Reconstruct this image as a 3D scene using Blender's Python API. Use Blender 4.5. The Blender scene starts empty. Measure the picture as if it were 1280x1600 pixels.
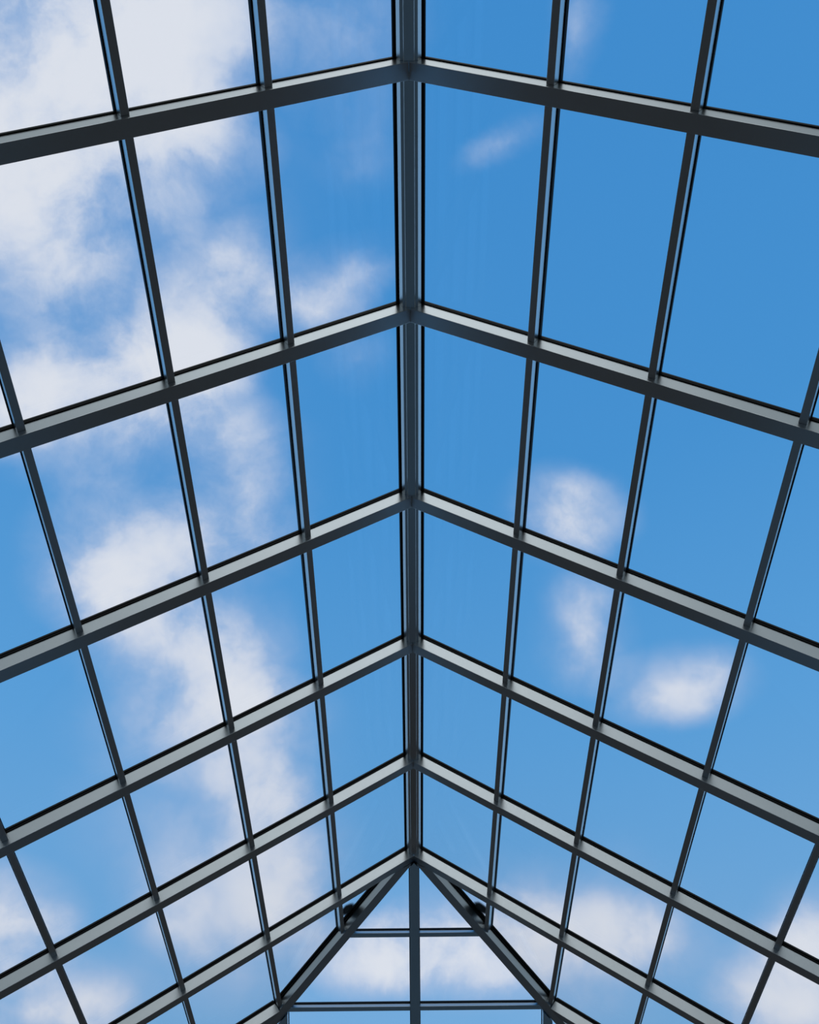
import bpy, bmesh, math
from mathutils import Vector, Matrix

scene = bpy.context.scene
COL = scene.collection

# ------------------------------------------------------------------ camera
S = 1.6                       # metres per rafter spacing
EYE = 1.6                     # eye height of the photographer
cam_data = bpy.data.cameras.new('camera')
cam = bpy.data.objects.new('camera', cam_data)
COL.objects.link(cam)
cam_data.sensor_fit = 'VERTICAL'
cam_data.sensor_height = 36.0
cam_data.sensor_width = 28.8
cam_data.lens = 36.0 * 1617.82 / 1600.0
cam_data.clip_end = 500
Rm = (Matrix.Rotation(-0.0024266, 4, 'Z') @ Matrix.Rotation(math.pi / 2 + 0.8972479, 4, 'X')
      @ Matrix.Rotation(-0.0110841, 4, 'Z'))
cam.matrix_world = Matrix.Translation((0, 0, EYE)) @ Rm
scene.camera = cam

# ------------------------------------------------------------------ view
scene.view_settings.view_transform = 'Standard'
scene.view_settings.look = 'None'
scene.view_settings.gamma = 1.0
scene.view_settings.use_curve_mapping = False
scene.view_settings.exposure = 0.0
scene.cycles.max_bounces = 8
scene.cycles.transparent_max_bounces = 24
scene.cycles.caustics_reflective = False
scene.cycles.caustics_refractive = False

# ------------------------------------------------------------------ sky
# clouds: centre (x, y) and half sizes on a flat cloud deck seen from below
# (direction / height), turn, density
CLOUDS = [
    (-0.3303, 0.2745, 0.125, 0.17, -1.852, 0.55), (-0.3189, 0.457, 0.2029, 0.2486, -2.471, 0.42), (-0.3151, 0.7547, 0.2087, 0.2615, -2.681, 0.26),
    (-0.3529, 1.0949, 0.2122, 0.2984, -2.835, 0.18), (-0.3761, 1.5938, 0.3012, 0.3974, -2.837, 0.2), (0.3438, 1.863, 0.3459, 0.4626, -1.387, 0.2),
    (-0.0047, 1.8563, 0.2325, 0.2998, -1.532, 0.12), (-0.065, 0.2655, 0.0934, 0.1223, -3.027, 0.15), (-0.3472, 0.2468, 0.0976, 0.1277, -1.971, 1.35),
    (-0.2202, 0.2478, 0.0857, 0.0994, -2.302, 1.45), (-0.3455, 0.3147, 0.0582, 0.092, -1.717, 1.1), (-0.2044, 0.343, 0.0517, 0.0743, -1.686, 1.0),
    (-0.3401, 0.4023, 0.0653, 0.1157, -1.66, 1.1), (-0.3846, 0.3759, 0.0663, 0.0863, -1.998, 0.9), (-0.2854, 0.2554, 0.0327, 0.0408, -2.524, -0.45),
    (-0.0636, 0.2382, 0.0694, 0.0864, -1.645, 0.62), (-0.3829, 0.4778, 0.0567, 0.0881, -1.725, 0.5), (-0.3438, 0.515, 0.0596, 0.103, -1.661, 0.45),
    (-0.3917, 0.6097, 0.0634, 0.1435, -1.819, 1.0), (-0.2944, 0.586, 0.0483, 0.0715, -1.698, 0.6), (-0.4574, 0.6431, 0.0526, 0.0672, -2.367, 0.8),
    (-0.2136, 0.5353, 0.0636, 0.0791, -2.691, 1.0), (-0.2373, 0.5825, 0.0481, 0.0643, -1.729, 0.8), (-0.193, 0.4512, 0.047, 0.0634, -0.972, 0.45),
    (-0.1477, 0.4586, 0.0426, 0.0639, -2.978, 0.5), (-0.0769, 0.4916, 0.0389, 0.0766, -2.055, 0.65), (-0.0361, 0.4775, 0.023, 0.03, -1.59, 0.5),
    (-0.0955, 0.5212, 0.0341, 0.0547, -1.594, 0.65), (-0.0603, 0.5803, 0.0388, 0.0446, -3.004, 0.7), (-0.0196, 0.3324, 0.0423, 0.0489, -1.601, 0.28),
    (-0.0391, 0.3662, 0.0315, 0.0375, -1.621, 0.25), (-0.378, 0.6838, 0.0583, 0.1124, -1.631, 0.6), (-0.2948, 0.6535, 0.0553, 0.065, -2.444, 0.5),
    (-0.3763, 0.8776, 0.098, 0.1372, -2.726, 1.05), (-0.4118, 0.9333, 0.0656, 0.0797, -2.061, 0.6), (-0.2993, 0.8569, 0.063, 0.0774, -2.697, 0.5),
    (-0.2386, 0.6454, 0.0575, 0.0794, -2.869, 0.5), (-0.2194, 0.6992, 0.0592, 0.0839, -2.795, 0.5), (-0.1963, 0.7658, 0.077, 0.1089, -2.85, 0.75),
    (-0.2164, 0.842, 0.0668, 0.0746, -2.058, 0.6), (-0.3509, 0.9994, 0.0808, 0.1228, -2.176, 0.75), (-0.3086, 1.1022, 0.0978, 0.1293, -2.833, 0.75),
    (-0.3012, 1.2216, 0.1027, 0.1278, -2.796, 0.7), (-0.4337, 1.1905, 0.0813, 0.1048, -2.677, 0.3), (-0.2357, 1.0573, 0.0795, 0.1228, -2.924, 0.9),
    (-0.222, 1.1442, 0.0617, 0.0744, -1.751, 0.6), (-0.1948, 1.2606, 0.1012, 0.1452, -2.994, 0.75), (-0.2444, 1.3711, 0.0796, 0.0925, -2.79, 0.6),
    (-0.3766, 1.4457, 0.153, 0.2142, -2.86, 0.42), (-0.1979, 1.5583, 0.108, 0.2003, -3.042, 1.05), (-0.251, 1.729, 0.08, 0.1183, -2.993, 0.6),
    (-0.3646, 1.6744, 0.1331, 0.1781, -2.867, 0.6), (-0.4335, 1.7581, 0.0798, 0.122, -2.895, 0.5), (-0.7452, 1.7523, 0.1267, 0.2052, -2.743, 1.8),
    (-0.653, 1.7541, 0.0603, 0.0804, -2.63, 0.5), (-0.7573, 2.0519, 0.1538, 0.1977, -2.515, 1.4), (-0.6355, 2.0153, 0.1099, 0.1721, -2.819, 0.85),
    (-0.3368, 1.9334, 0.1808, 0.2114, -2.766, 0.5), (-0.0652, 1.8786, 0.1267, 0.1463, -3.097, 1.5), (0.1153, 1.8586, 0.167, 0.1874, 2.903, 1.75),
    (0.0647, 1.7029, 0.1023, 0.1158, 2.999, 0.95), (-0.0502, 1.7434, 0.0635, 0.0756, -3.112, 0.4), (0.1019, 0.3414, 0.017, 0.0477, -2.131, 0.9),
    (0.0885, 0.3579, 0.0137, 0.0218, -1.526, 0.35), (0.159, 0.2508, 0.0246, 0.0459, -3.121, 0.75), (0.2023, 0.8004, 0.0614, 0.0771, -1.046, 1.25),
    (0.2085, 0.7656, 0.0272, 0.0354, -1.399, 0.45), (0.1875, 0.8416, 0.0399, 0.0569, -1.466, 0.7), (0.2248, 0.9357, 0.0486, 0.0836, 2.99, 0.6),
    (0.2378, 1.0257, 0.0628, 0.1033, 2.978, 0.9), (0.2169, 1.0895, 0.0562, 0.0621, 2.388, 0.35), (0.3812, 1.1293, 0.0837, 0.1035, -1.911, 1.2),
    (0.4253, 1.0924, 0.0384, 0.0478, 2.543, 0.4), (0.3917, 1.1669, 0.0473, 0.0756, -1.444, 0.4), (0.2103, 1.664, 0.0906, 0.1677, 2.375, 0.42),
    (0.3503, 1.708, 0.1352, 0.2031, 2.922, 0.52), (0.4221, 1.8185, 0.1154, 0.1515, 2.785, 0.5), (0.3391, 1.9344, 0.1698, 0.2353, 2.904, 0.6),
    (0.4696, 1.8194, 0.093, 0.1506, 2.889, 0.35), (0.6576, 1.9903, 0.1096, 0.2211, 2.873, 0.5), (0.7791, 2.0835, 0.1484, 0.2651, 2.797, 1.4),
    (0.7388, 1.7797, 0.0899, 0.1729, 2.808, 1.05), (0.6914, 1.858, 0.0635, 0.1089, 2.8, 0.4),
]

WARP = 0.07
GROW = 1.35
FBM = (0.38, 1.35)
ALPHA_TOP = 1.3
THICK_TOP = 1.85
FILL_WIDTH = 0.22
FILL_GLOW = (0.86, 0.87, 0.86)  # colour of the bright band added to the sky behind the camera
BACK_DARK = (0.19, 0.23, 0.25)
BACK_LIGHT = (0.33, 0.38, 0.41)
SKY = [(0.0, (0.36, 0.56, 0.78)), (0.40, (0.205, 0.455, 0.78)), (0.62, (0.115, 0.378, 0.755)), (0.80, (0.068, 0.312, 0.70)), (1.0, (0.055, 0.282, 0.67))]
CLOUD_THIN = (0.44, 0.57, 0.82)
CLOUD_THICK = (0.80, 0.83, 0.91)
GROUND = (0.025, 0.026, 0.027)
FRAME_COL = (0.64, 0.68, 0.71)
FRAME_ROUGH = 0.30
FLOOR_COL = (0.094, 0.114, 0.118)
SMUDGE = (0.480, 6.375)
SMUDGE_R = 0.072

world = bpy.data.worlds.new('sky')
scene.world = world
world.use_nodes = True
wn = world.node_tree
wn.nodes.clear()


def N(tree, kind, **kw):
    n = tree.nodes.new(kind)
    for k, v in kw.items():
        setattr(n, k, v)
    return n


class Tree:
    """short hand for building a node tree"""

    def __init__(self, t):
        self.t = t

    def put(self, sock, v):
        if isinstance(v, (int, float)):
            sock.default_value = v
        elif isinstance(v, (tuple, list)):
            sock.default_value = tuple(v) + ((1.0,) if len(v) == 3 and len(sock.default_value) == 4 else ())
        else:
            self.t.links.new(v, sock)

    def math(self, op, a, b=None, c=None, clamp=False):
        n = N(self.t, 'ShaderNodeMath', operation=op, use_clamp=clamp)
        for i, v in enumerate((a, b, c)):
            if v is not None:
                self.put(n.inputs[i], v)
        return n.outputs[0]

    def vmath(self, op, a, b=None, out=0):
        n = N(self.t, 'ShaderNodeVectorMath', operation=op)
        self.put(n.inputs[0], a)
        if b is not None:
            self.put(n.inputs[1], b)
        return n.outputs[out]

    def mix(self, f, a, b):
        n = N(self.t, 'ShaderNodeMix', data_type='RGBA')
        self.put(n.inputs[0], f)
        self.put(n.inputs[6], a)
        self.put(n.inputs[7], b)
        return n.outputs[2]

    def noise(self, vec, scale, detail, rough=0.55, color=False, off=(0, 0, 0)):
        n = N(self.t, 'ShaderNodeTexNoise')
        if any(off):
            vec = self.vmath('ADD', vec, off)
        self.put(n.inputs['Vector'], vec)
        n.inputs['Scale'].default_value = scale
        n.inputs['Detail'].default_value = detail
        n.inputs['Roughness'].default_value = rough
        return n.outputs['Color' if color else 'Fac']

    def step(self, v, lo, hi, a=0.0, b=1.0):
        n = N(self.t, 'ShaderNodeMapRange', interpolation_type='SMOOTHSTEP')
        self.put(n.inputs[0], v)
        for i, x in ((1, lo), (2, hi), (3, a), (4, b)):
            n.inputs[i].default_value = x
        return n.outputs[0]


W = Tree(wn)
tc = N(wn, 'ShaderNodeTexCoord')
d = W.vmath('NORMALIZE', tc.outputs['Generated'])
sx = N(wn, 'ShaderNodeSeparateXYZ')
W.put(sx.inputs[0], d)
dx, dy, dz = sx.outputs
up = W.math('MAXIMUM', dz, 0.05)
cx_ = N(wn, 'ShaderNodeCombineXYZ')
W.put(cx_.inputs[0], W.math('DIVIDE', dx, up))
W.put(cx_.inputs[1], W.math('DIVIDE', dy, up))
# ragged cloud edges: shift the deck by two scales of noise
n1 = W.vmath('SUBTRACT', W.noise(d, 5.0, 6.0, 0.62, True), (0.5, 0.5, 0.5))
warp = W.vmath('MULTIPLY', n1, (WARP, WARP, 0.0))
deck = W.vmath('ADD', cx_.outputs[0], warp)
deck = W.vmath('MULTIPLY', deck, (1, 1, 0))
total = None
for (x, y, ra, rb, th, w) in CLOUDS:
    m = N(wn, 'ShaderNodeMapping', vector_type='TEXTURE')
    W.put(m.inputs[0], deck)
    m.inputs['Location'].default_value = (x, y, 0)
    m.inputs['Rotation'].default_value = (0, 0, th)
    m.inputs['Scale'].default_value = (ra * GROW, rb * GROW, 1)
    g = N(wn, 'ShaderNodeTexGradient', gradient_type='SPHERICAL')
    W.put(g.inputs[0], m.outputs[0])
    total = W.math('MULTIPLY_ADD', g.outputs[1], w, total if total is not None else 0.0)
front = W.step(dy, -0.02, 0.08)
fbm = W.noise(W.vmath('ADD', d, W.vmath('MULTIPLY', n1, (0.08, 0.08, 0.08))), 8.0, 9.0, 0.6, off=(3.1, 1.7, 0.4))
veil = W.step(W.noise(d, 3.5, 3.0, 0.5, off=(7.7, 2.1, 5.2)), 0.45, 0.8, 0.0, 0.10)
# clouds in view
cov = W.math('MULTIPLY', total, W.step(fbm, 0.25, 0.75, FBM[0], FBM[1]))
cov = W.math('MULTIPLY', cov, front)
# unseen bright band added behind and above the photographer to brighten the rafter sides
lat = W.math('DIVIDE', dx, FILL_WIDTH)
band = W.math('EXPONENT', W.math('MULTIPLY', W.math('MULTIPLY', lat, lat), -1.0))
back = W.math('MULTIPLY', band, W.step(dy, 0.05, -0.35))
cov = W.math('ADD', cov, veil)
alpha = W.step(cov, 0.0, ALPHA_TOP)
# blue gradient with height
ramp = N(wn, 'ShaderNodeValToRGB')
W.put(ramp.inputs[0], dz)
cr = ramp.color_ramp
for i, (p, c) in enumerate(SKY):
    e = cr.elements[i] if i < 2 else cr.elements.new(p)
    e.position = p
    e.color = (*c, 1)
thick = W.step(cov, 0.35, THICK_TOP)
cloud_col = W.mix(thick, CLOUD_THIN, CLOUD_THICK)
sky = W.mix(alpha, ramp.outputs[0], cloud_col)
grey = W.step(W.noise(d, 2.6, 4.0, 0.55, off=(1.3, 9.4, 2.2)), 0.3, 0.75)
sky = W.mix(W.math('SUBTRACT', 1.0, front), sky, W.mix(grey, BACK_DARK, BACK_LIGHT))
glow = W.vmath('SCALE', FILL_GLOW)
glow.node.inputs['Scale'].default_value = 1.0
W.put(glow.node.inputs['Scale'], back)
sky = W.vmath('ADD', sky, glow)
ground = W.step(dz, -0.02, 0.02)
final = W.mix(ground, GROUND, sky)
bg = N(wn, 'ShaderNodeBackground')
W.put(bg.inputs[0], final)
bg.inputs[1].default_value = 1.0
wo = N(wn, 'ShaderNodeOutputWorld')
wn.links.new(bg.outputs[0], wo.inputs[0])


# ------------------------------------------------------------------ materials
def principled(name):
    m = bpy.data.materials.new(name)
    m.use_nodes = True
    t = Tree(m.node_tree)
    b = m.node_tree.nodes['Principled BSDF']
    return m, t, b


def metal(name, col, rough):
    m, t, b = principled(name)
    o = N(t.t, 'ShaderNodeTexCoord').outputs['Object']
    g = t.noise(o, 3.0, 4.0, 0.6)
    t.put(b.inputs['Base Color'], t.mix(g, tuple(c * 0.93 for c in col), tuple(min(1, c * 1.07) for c in col)))
    b.inputs['Metallic'].default_value = 1.0
    f = t.noise(o, 90.0, 2.0, 0.6)
    t.put(b.inputs['Roughness'], t.math('MULTIPLY_ADD', f, 0.08, rough - 0.04))
    return m


def matte(name, col, rough=0.6, spec=0.3):
    m, t, b = principled(name)
    o = N(t.t, 'ShaderNodeTexCoord').outputs['Object']
    g = t.noise(o, 6.0, 4.0, 0.6)
    t.put(b.inputs['Base Color'], t.mix(g, tuple(c * 0.85 for c in col), tuple(min(1, c * 1.15) for c in col)))
    b.inputs['Roughness'].default_value = rough
    b.inputs['Specular IOR Level'].default_value = spec
    return m


def glass(name):
    m = bpy.data.materials.new(name)
    m.use_nodes = True
    m.node_tree.nodes.clear()
    t = Tree(m.node_tree)
    lw = N(t.t, 'ShaderNodeLayerWeight')
    lw.inputs[0].default_value = 0.5
    f5 = t.math('POWER', lw.outputs['Facing'], 5.0)
    fres = t.math('MULTIPLY_ADD', f5, 0.96, 0.04)
    tr = N(t.t, 'ShaderNodeBsdfTransparent')
    tr.inputs[0].default_value = (0.975, 0.985, 0.99, 1)
    gl = N(t.t, 'ShaderNodeBsdfGlossy')
    gl.inputs['Roughness'].default_value = 0.02
    mx = N(t.t, 'ShaderNodeMixShader')
    t.put(mx.inputs[0], fres)
    t.t.links.new(tr.outputs[0], mx.inputs[1])
    t.t.links.new(gl.outputs[0], mx.inputs[2])
    out = N(t.t, 'ShaderNodeOutputMaterial')
    t.t.links.new(mx.outputs[0], out.inputs[0])
    return m


M_METAL = metal('satin_anodised_metal', FRAME_COL, FRAME_ROUGH)
M_RUBBER = matte('black_rubber', (0.006, 0.007, 0.008), 0.6, 0.15)
M_CAP = matte('dark_cap', (0.02, 0.023, 0.026), 0.5, 0.3)
M_GLASS = glass('clear_glazing')
M_FLOOR = matte('stone_floor', FLOOR_COL, 0.5, 0.3)


def smudge_material():
    m, t, b = principled('dark_smudge')
    o = N(t.t, 'ShaderNodeTexCoord').outputs['Object']
    r = t.vmath('LENGTH', t.vmath('MULTIPLY', o, (1 / (SMUDGE_R * S),) * 3), out=1)
    wob = t.math('MULTIPLY_ADD', t.noise(o, 12.0, 3.0), 0.3, r)
    t.put(b.inputs['Alpha'], t.step(wob, 0.6, 1.12, 0.97, 0.0))
    b.inputs['Base Color'].default_value = (0.012, 0.016, 0.022, 1)
    b.inputs['Roughness'].default_value = 0.9
    return m


M_SMUDGE = smudge_material()

# ------------------------------------------------------------------ helpers


def W3(p):
    """roof units (camera at the origin) to metres"""
    return Vector((p[0] * S, p[1] * S, p[2] * S + EYE))


def finish(name, bm, mat, parent=None, bevel=0.0):
    bmesh.ops.recalc_face_normals(bm, faces=bm.faces)
    c = sum((v.co for v in bm.verts), Vector()) / len(bm.verts)
    if parent is None:
        base = c
    else:
        base = parent.matrix_world.translation
    if bevel:
        bmesh.ops.bevel(bm, geom=list(bm.edges), offset=bevel, offset_type='OFFSET', segments=2, profile=0.6,
                        affect='EDGES', clamp_overlap=True)
    bmesh.ops.translate(bm, verts=bm.verts, vec=-base)
    me = bpy.data.meshes.new(name)
    bm.to_mesh(me)
    bm.free()
    o = bpy.data.objects.new(name, me)
    COL.objects.link(o)
    me.materials.append(mat)
    if parent is not None:
        o.parent = parent
    else:
        o.location = base
        o.matrix_world = Matrix.Translation(base)
    return o


def loft(bm, a, b):
    """a closed solid between two outlines of the same point count"""
    va = [bm.verts.new(W3(p)) for p in a]
    vb = [bm.verts.new(W3(p)) for p in b]
    n = len(a)
    bm.faces.new(va)
    bm.faces.new(vb[::-1])
    for i in range(n):
        j = (i + 1) % n
        bm.faces.new((va[i], vb[i], vb[j], va[j]))


def part(name, a, b, mat, parent=None, bevel=0.0):
    bm = bmesh.new()
    loft(bm, a, b)
    return finish(name, bm, mat, parent, bevel)


def empty(name, loc):
    o = bpy.data.objects.new(name, None)
    COL.objects.link(o)
    o.empty_display_size = 0.1
    o.location = loc
    o.matrix_world = Matrix.Translation(loc)
    return o


def tag(o, label, cat, group=None, kind='thing'):
    o['label'] = label
    o['category'] = cat
    if group:
        o['group'] = group
    if kind:
        o['kind'] = kind
    return o


# ------------------------------------------------------------------ roof numbers (in rafter spacings)
CX, H, TH = 0.01838, 3.94271, 0.5900103
c, s = math.cos(TH), math.sin(TH)
Y0 = 1.09532
RY = [Y0, Y0 + 1 - .01188, Y0 + 2 - .00857, Y0 + 3 - .0008, Y0 + 4 + .01068, Y0 + 5 - .00232]
YH = RY[5] - .0272                     # the hip's apex
RW = 0.0637                            # rafter width
PW = 0.0299                            # purlin width
ZP = 0.0274                            # purlin soffit above rafter soffit
D = 0.0656                             # depth of the frame under the glass
G1, G2, G3 = D + 0.009, D + 0.019, D + 0.028   # gasket top, glass top, cap top
U = [0.0, 0.5573, 1.07256, 1.64446, 2.20726, 2.78]
EPS = 0.0004                            # clearance between touching members
EG = 0.004                             # gasket overhang
K = math.sqrt(1 + c * c)
HA = 0.030                             # half width of the hip member
HB = 0.0168                            # where its side meets the glass
HG = 0.025                             # reach of its gasket in each slope
HT, VT = math.sqrt((1 + c * c) / 2), math.sqrt((1 - c * c) / 2)


def hip_reach(n):
    """how far the hip member's upright side lies from the hip line, measured in a slope at height n"""
    n0 = HA * VT
    return HT * HA + (HB - HT * HA) * (n - n0) / (D - n0) if n < D - 1e-6 else HG


RY6 = YH + c * U[2] + 0.0
tan = s / c
ORD = ['first', 'second', 'third', 'fourth', 'fifth', 'sixth', 'seventh']


def side(sg):
    return lambda u, y, n: (CX + sg * (c * u + s * n), y, H - s * u + c * n)


def hipf(u, x, n):
    return (CX + x, YH + c * u + s * n, H - s * u + c * n)


def box(P, u0, u1, v0, v1, n0, n1):
    """outlines of a box that runs along u (end cuts given per v: u0/u1 may be functions of (v, n))"""
    f0 = u0 if callable(u0) else (lambda v, n: u0)
    f1 = u1 if callable(u1) else (lambda v, n: u1)
    q = [(v0, n0), (v1, n0), (v1, n1), (v0, n1)]
    return [P(f0(v, n), v, n) for v, n in q], [P(f1(v, n), v, n) for v, n in q]


def boxv(P, u0, u1, v0, v1, n0, n1):
    """the same along v (end cuts may be functions of (u, n))"""
    f0 = v0 if callable(v0) else (lambda u, n: v0)
    f1 = v1 if callable(v1) else (lambda u, n: v1)
    q = [(u0, n0), (u1, n0), (u1, n1), (u0, n1)]
    return [P(u, f0(u, n), n) for u, n in q], [P(u, f1(u, n), n) for u, n in q]


def clip(poly, a, b, k):
    """keep the part of a polygon where a*u + b*v <= k"""
    out = []
    for i in range(len(poly)):
        p, q = poly[i], poly[(i + 1) % len(poly)]
        dp, dq = a * p[0] + b * p[1] - k, a * q[0] + b * q[1] - k
        if dp <= 0:
            out.append(p)
        if dp * dq < 0:
            t = dp / (dp - dq)
            out.append((p[0] + t * (q[0] - p[0]), p[1] + t * (q[1] - p[1])))
    return out


def pane(P, poly, label, group):
    a = [P(u, v, G1 + EPS) for u, v in poly]
    b = [P(u, v, G2 - EPS) for u, v in poly]
    o = part('glass_pane', a, b, M_GLASS)
    return tag(o, label, 'glass pane', group)


# ------------------------------------------------------------------ the room below (out of the picture)
def structure(name, lo, hi, mat):
    bm = bmesh.new()
    bmesh.ops.create_cube(bm, size=1)
    for v in bm.verts:
        v.co = Vector([(hi[i] - lo[i]) * (v.co[i] + .5) + lo[i] for i in range(3)])
    o = finish(name, bm, mat)
    o['kind'] = 'structure'
    return o


XE = c * U[5] * S
ZE = (H - s * U[5]) * S + EYE
YE = (YH + c * U[5]) * S
XC = CX * S
structure('floor', (XC - XE - .3, -6, -.2), (XC + XE + .3, YE + .3, 0), M_FLOOR)

# ------------------------------------------------------------------ rafters
SIDE = {-1: 'left', 1: 'right'}


def rafter(sg, i):
    P = side(sg)
    y = RY[i]
    e = empty('roof_rafter', W3(P(0.02, y, 0)))
    where = ['first from the top', 'second from the top', 'third from the top', 'fourth from the top',
             'fifth from the top', 'sixth and last before the hip end'][i]
    tag(e, 'satin grey metal rafter sloping %s from the ridge, %s' % (SIDE[sg], where), 'rafter',
        'rafters of the %s slope' % SIDE[sg])
    top = lambda v, n: -n * tan + EPS
    a, b = box(P, top, U[5], y - RW / 2, y + RW / 2, 0, D)
    part('box_section', a, b, M_METAL, e, 0.0025)
    w = RW / 2 + EG
    a, b = box(P, top, U[5], y - w, y + w, D, G1)
    part('gasket', a, b, M_RUBBER, e)['label'] = 'black rubber gasket strip'
    a, b = box(P, top, U[5], y - RW / 2, y + RW / 2, G2, G3)
    part('glazing_cap', a, b, M_CAP, e)['label'] = 'dark outer cap strip'


for sg in (-1, 1):
    for i in range(6):
        rafter(sg, i)

# ------------------------------------------------------------------ ridge bars
BAY = {-1: 'above the topmost rafter pair', 5: 'below the sixth rafter'}


def bay_words(b):
    return BAY.get(b) or 'between the %s and %s rafters' % (ORD[b], ORD[b + 1])


ZB, ZS = 0.009, 0.019
half = [(0.0185, ZB), (0.0205, ZB + .002), (0.0205, ZS), (0.0325, ZS), (0.0455, ZS + 0.0155), (0.0455, (D - s * .0455) / c)]
for b in range(-1, 5):
    ya = RY[b] + RW / 2 + EPS if b >= 0 else Y0 - 1 + RW / 2
    yb = RY[b + 1] - RW / 2 - EPS
    e = empty('ridge_bar', W3((CX, (ya + yb) / 2, H + ZB)))
    w = 'above the topmost rafter' if b < 0 else bay_words(b)
    tag(e, 'dark stepped metal ridge bar running %s' % w if b >= 0 else 'dark stepped metal ridge bar at the top, %s' % w,
        'ridge bar', 'ridge bars')
    prof = [(x, z) for x, z in half] + [(0, D / c)] + [(-x, z) for x, z in half[::-1]]
    part('box_section', [(CX + x, ya, H + z) for x, z in prof], [(CX + x, yb, H + z) for x, z in prof], M_METAL, e)
    for sg in (-1, 1):
        P = side(sg)
        ua, ub = (0.006 - s * G1) / c, (0.0565 - s * D) / c
        ga, gb = ya, yb
        a, bb = boxv(P, ua, ub, ga + EG + EPS, gb - EG - EPS, D, G1)
        part('gasket', a, bb, M_RUBBER, e)['label'] = 'black rubber gasket strip'
    zc = G2 / c
    prof = [(0.0, zc), (0.05, zc - .05 * tan), (0.05, zc - .05 * tan + .011), (0.0, zc + .011),
            (-0.05, zc - .05 * tan + .011), (-0.05, zc - .05 * tan)]
    part('glazing_cap', [(CX + x, ya, H + z) for x, z in prof], [(CX + x, yb, H + z) for x, z in prof], M_CAP, e)['label'] = 'dark outer ridge cap'

# ------------------------------------------------------------------ purlins of the two long slopes
UE = lambda u, n: YH + c * u - hip_reach(n) * K - EPS * 2          # the hip member's face in a slope
UEG = lambda u, n: YH + c * u - HG * K - EPS * 2
LINES = {-1: 3, 0: 3, 1: 4, 2: 4, 3: 4, 4: 4, 5: 4}
COLS = {-1: 3, 0: 4, 1: 4, 2: 5, 3: 5, 4: 5, 5: 5}


def purlin(P, u, va, vb, ga, gb, label, group):
    ctr = W3(P(u, ((va(u, 0) if callable(va) else va) + (vb(u, 0) if callable(vb) else vb)) / 2, ZP))
    e = empty('purlin', ctr)
    tag(e, label, 'purlin', group)
    a, b = boxv(P, u - PW / 2, u + PW / 2, va, vb, ZP, D)
    part('box_section', a, b, M_METAL, e, 0.002)
    a, b = boxv(P, u - PW / 2 - EG, u + PW / 2 + EG, ga, gb, D, G1)
    part('gasket', a, b, M_RUBBER, e)['label'] = 'black rubber gasket strip'
    a, b = boxv(P, u - PW / 2, u + PW / 2, va, vb, G2, G3)
    part('glazing_cap', a, b, M_CAP, e)['label'] = 'dark outer cap strip'
    return e


for sg in (-1, 1):
    P = side(sg)
    for b in range(-1, 6):
        for k in range(1, LINES[b] + 1):
            ya = RY[b] + RW / 2 + EPS if b >= 0 else Y0 - 1 + RW / 2
            ga = ya + EG + EPS
            if b < 5:
                yb, gb = RY[b + 1] - RW / 2 - EPS, RY[b + 1] - RW / 2 - EG - EPS
            elif k <= 2:
                yb, gb = UE, UEG
            else:
                yb, gb = RY6 - RW / 2 - EPS, RY6 - RW / 2 - EG - EPS
            purlin(P, U[k], ya, yb, ga, gb,
                   'slim grey metal purlin, %s line %s of the ridge, %s' % (ORD[k - 1], SIDE[sg], bay_words(b).replace('rafter pair', 'rafter')),
                   'purlins of the %s slope' % SIDE[sg])

# ------------------------------------------------------------------ hip end
for sg in (-1, 1):
    e = empty('hip_rafter', W3((CX + sg * c * .5, YH + c * .5, H - s * .5)))
    tag(e, 'dark metal hip rafter running diagonally down to the %s from the ridge end' % SIDE[sg], 'hip rafter', 'hip rafters')
    ev = Vector((sg * c, c, -s))
    n1, n2 = Vector((sg * s, 0, c)), Vector((0, s, c))
    t1 = ev.cross(n1).normalized()
    if t1.y > 0:
        t1 = -t1
    t2 = ev.cross(n2).normalized()
    if t2.x * sg > 0:
        t2 = -t2
    apex = Vector((CX, YH, H))

    def cut(q, tv=None):
        """start of a line along the hip at the back face of the last rafter"""
        y = RY[5] + RW / 2 + EG + EPS
        return q + ev * ((y - q.y) / ev.y)

    def run(name, pts, mat, bevel=0.0, label=None, extra=0.0):
        a = []
        for q in pts:
            p = cut(apex + q)
            # stop short of the middle plane so that the two hips only meet
            m = CX + sg * 0.0005
            if (p.x - m) * sg < 0:
                p = p + ev * ((m - p.x) / ev.x)
            a.append(p)
        b = [apex + q + ev * U[5] for q in pts]
        o = part(name, a, b, mat, e, bevel)
        if label:
            o['label'] = label

    hh, vv = (n1 - n2).normalized(), (n1 + n2).normalized()
    run('box_section', [hh * HA, t1 * HB + n1 * D, vv * (D / vv.dot(n1)), t2 * HB + n2 * D, -hh * HA], M_METAL)
    for nn, tt in ((n1, t1), (n2, t2)):
        run('gasket', [tt * .001 + nn * D, tt * HG + nn * D, tt * HG + nn * (G1 - EPS), tt * .001 + nn * (G1 - EPS)], M_RUBBER, 0,
            'black rubber gasket strip')
    q2, q3 = (n1 + n2) * (G2 / (1 + n1.dot(n2))), (n1 + n2) * (G3 / (1 + n1.dot(n2)))
    run('glazing_cap', [q2, t1 * HG + n1 * G2, t1 * HG + n1 * G3, q3, t2 * HG + n2 * G3, t2 * HG + n2 * G2], M_CAP, 0, 'dark outer cap strip')

# middle jack rafter of the hip end, its head fitted between the two hips
hw = RW / 2


def jack_head(v, n):
    return (abs(v) + max(HG, hip_reach(n)) * K) / c + EPS * 2


def side_jack_head(v, n):
    return max(jack_head(v, n), U[2] + PW / 2 + EG + EPS)


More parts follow.
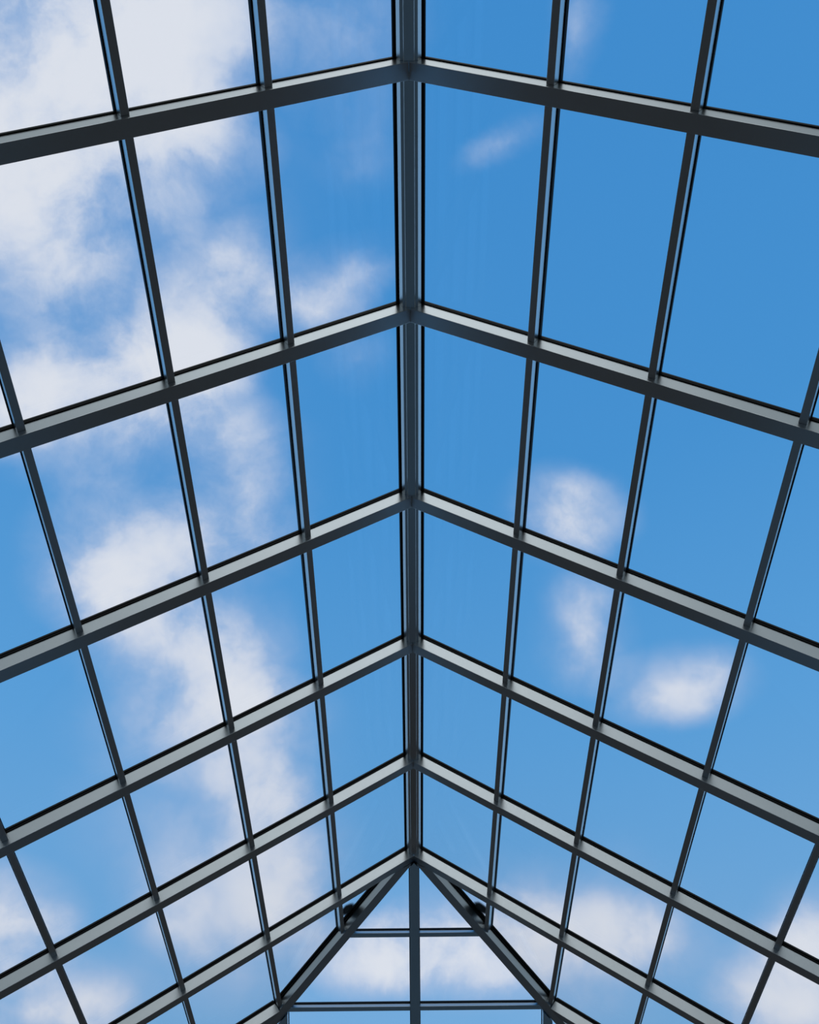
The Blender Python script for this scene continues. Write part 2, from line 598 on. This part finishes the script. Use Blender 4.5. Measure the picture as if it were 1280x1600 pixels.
def hip_jack(x0, label, head):
    e = empty('jack_rafter', W3(hipf(0.3, x0, 0)))
    tag(e, label, 'jack rafter', 'jack rafters')
    for name, wd, na, nb, mat, bev, lab in (('box_section', hw, 0.0, D, M_METAL, 0.0, None),
                                            ('gasket', hw + EG, D, G1, M_RUBBER, 0, 'black rubber gasket strip'),
                                            ('glazing_cap', hw, G2, G3, M_CAP, 0, 'dark outer cap strip')):
        vs = [x0 - wd, x0, x0 + wd] if x0 == 0 else [x0 - wd, x0 + wd]
        q = [(v, na) for v in vs] + [(v, nb) for v in vs[::-1]]
        o = part(name, [hipf(head(v, n), v, n) for v, n in q], [hipf(U[5], v, n) for v, n in q], mat, e, bev)
        if lab:
            o['label'] = lab


hip_jack(0, 'dark metal middle jack rafter dropping straight down from the ridge end', jack_head)
XJ = c * U[2]
for sg in (-1, 1):
    hip_jack(sg * XJ, 'short dark jack rafter at the bottom edge, under the %s hip rafter' % SIDE[sg],
             side_jack_head)
    # the jack rafter of the long slope that meets the hip at the same node
    P = side(sg)
    e = empty('jack_rafter', W3(P(U[2] + .3, RY6, 0)))
    tag(e, 'satin grey jack rafter at the bottom edge, sloping %s off the hip rafter' % SIDE[sg], 'jack rafter', 'jack rafters')
    for name, wd, na, nb, mat, lab in (('box_section', hw, 0.0, D, M_METAL, None),
                                       ('gasket', hw + EG, D, G1, M_RUBBER, 'black rubber gasket strip'),
                                       ('glazing_cap', hw, G2, G3, M_CAP, 'dark outer cap strip')):
        a, b = box(P, lambda v, n: side_jack_head(v - YH, n), U[5], RY6 - wd, RY6 + wd, na, nb)
        o = part(name, a, b, mat, e)
        if lab:
            o['label'] = lab

for sg in (-1, 1):
    for k in (1, 2):
        va = sg * (hw + EPS)
        fa = lambda u, n: sg * (c * u - hip_reach(n) * K - EPS * 2)
        fg = lambda u, n: sg * (c * u - HG * K - EPS * 2)
        purlin(hipf, U[k], va, fa, sg * (hw + EG + EPS), fg,
               'slim horizontal metal purlin in the hip end, %s row, %s of the middle jack rafter' % (['upper', 'lower'][k - 1], SIDE[sg]),
               'purlins of the hip end')

# ------------------------------------------------------------------ glass
GAP = 0.004
LOOK = {}
panes = {}
for sg in (-1, 1):
    P = side(sg)
    for b in range(-1, 6):
        for k in range(1, COLS[b] + 1):
            ua = U[k - 1] + GAP if k > 1 else (0.030 - s * D) / c
            ub = U[k] - GAP
            va = (RY[b] if b >= 0 else Y0 - 1) + GAP
            vb = (RY[b + 1] if b < 5 else RY6) - GAP
            poly = [(ua, va), (ub, va), (ub, vb), (ua, vb)]
            if b == 5:
                poly = clip(poly, -c, 1, YH - 0.012 * K)
            look = LOOK.get((sg, b, k), 'clear glass pane')
            where = bay_words(b).replace('the topmost rafter pair', 'the topmost rafter')
            o = pane(P, poly, '%s, %s column %s of the ridge, %s' % (look, ORD[k - 1], SIDE[sg], where), 'panes of the %s slope' % SIDE[sg])
            panes[sg, b, k] = o
for sg in (-1, 1):
    for k in (1, 2, 3):
        ua = U[k - 1] + GAP if k > 1 else 0.0
        ub = U[k] - GAP
        poly = [(ua, GAP), (ub, GAP), (ub, 3.0), (ua, 3.0)]
        poly = clip(poly, -c, 1, -0.012 * K)
        if k == 3:
            poly = clip(poly, 0, 1, XJ - GAP)
        poly = [(u, sg * x) for u, x in poly]
        row = ['small triangular glass pane topping the hip end', 'glass pane in the middle row of the hip end',
               'glass pane in the bottom row of the hip end'][k - 1]
        panes[sg, 'hip', k] = pane(hipf, poly, '%s, %s of the middle jack rafter' % (row, SIDE[sg]), 'panes of the hip end')

# dark smudge in the corner of each pane beside the hip
for sg in (-1, 1):
    P = side(sg)
    host = panes[sg, 5, 1]
    u, y = SMUDGE
    ring = [(u + SMUDGE_R * math.cos(t * math.pi / 24), y + SMUDGE_R * math.sin(t * math.pi / 24)) for t in range(48)]
    ring = clip(ring, -c, 1, YH - (HG + .001) * K)
    ring = clip(ring, 1, 0, U[1] - PW / 2 - .001)
    o = part('dark_smudge', [P(a, b, G2) for a, b in ring], [P(a, b, G2 + .0025) for a, b in ring], M_SMUDGE, host)
    ctr = W3(P(u, y, G2)) - host.location
    for v in o.data.vertices:
        v.co -= ctr
    o.location = ctr
    o['label'] = 'blurred dark smudge in the corner by the hip rafter'
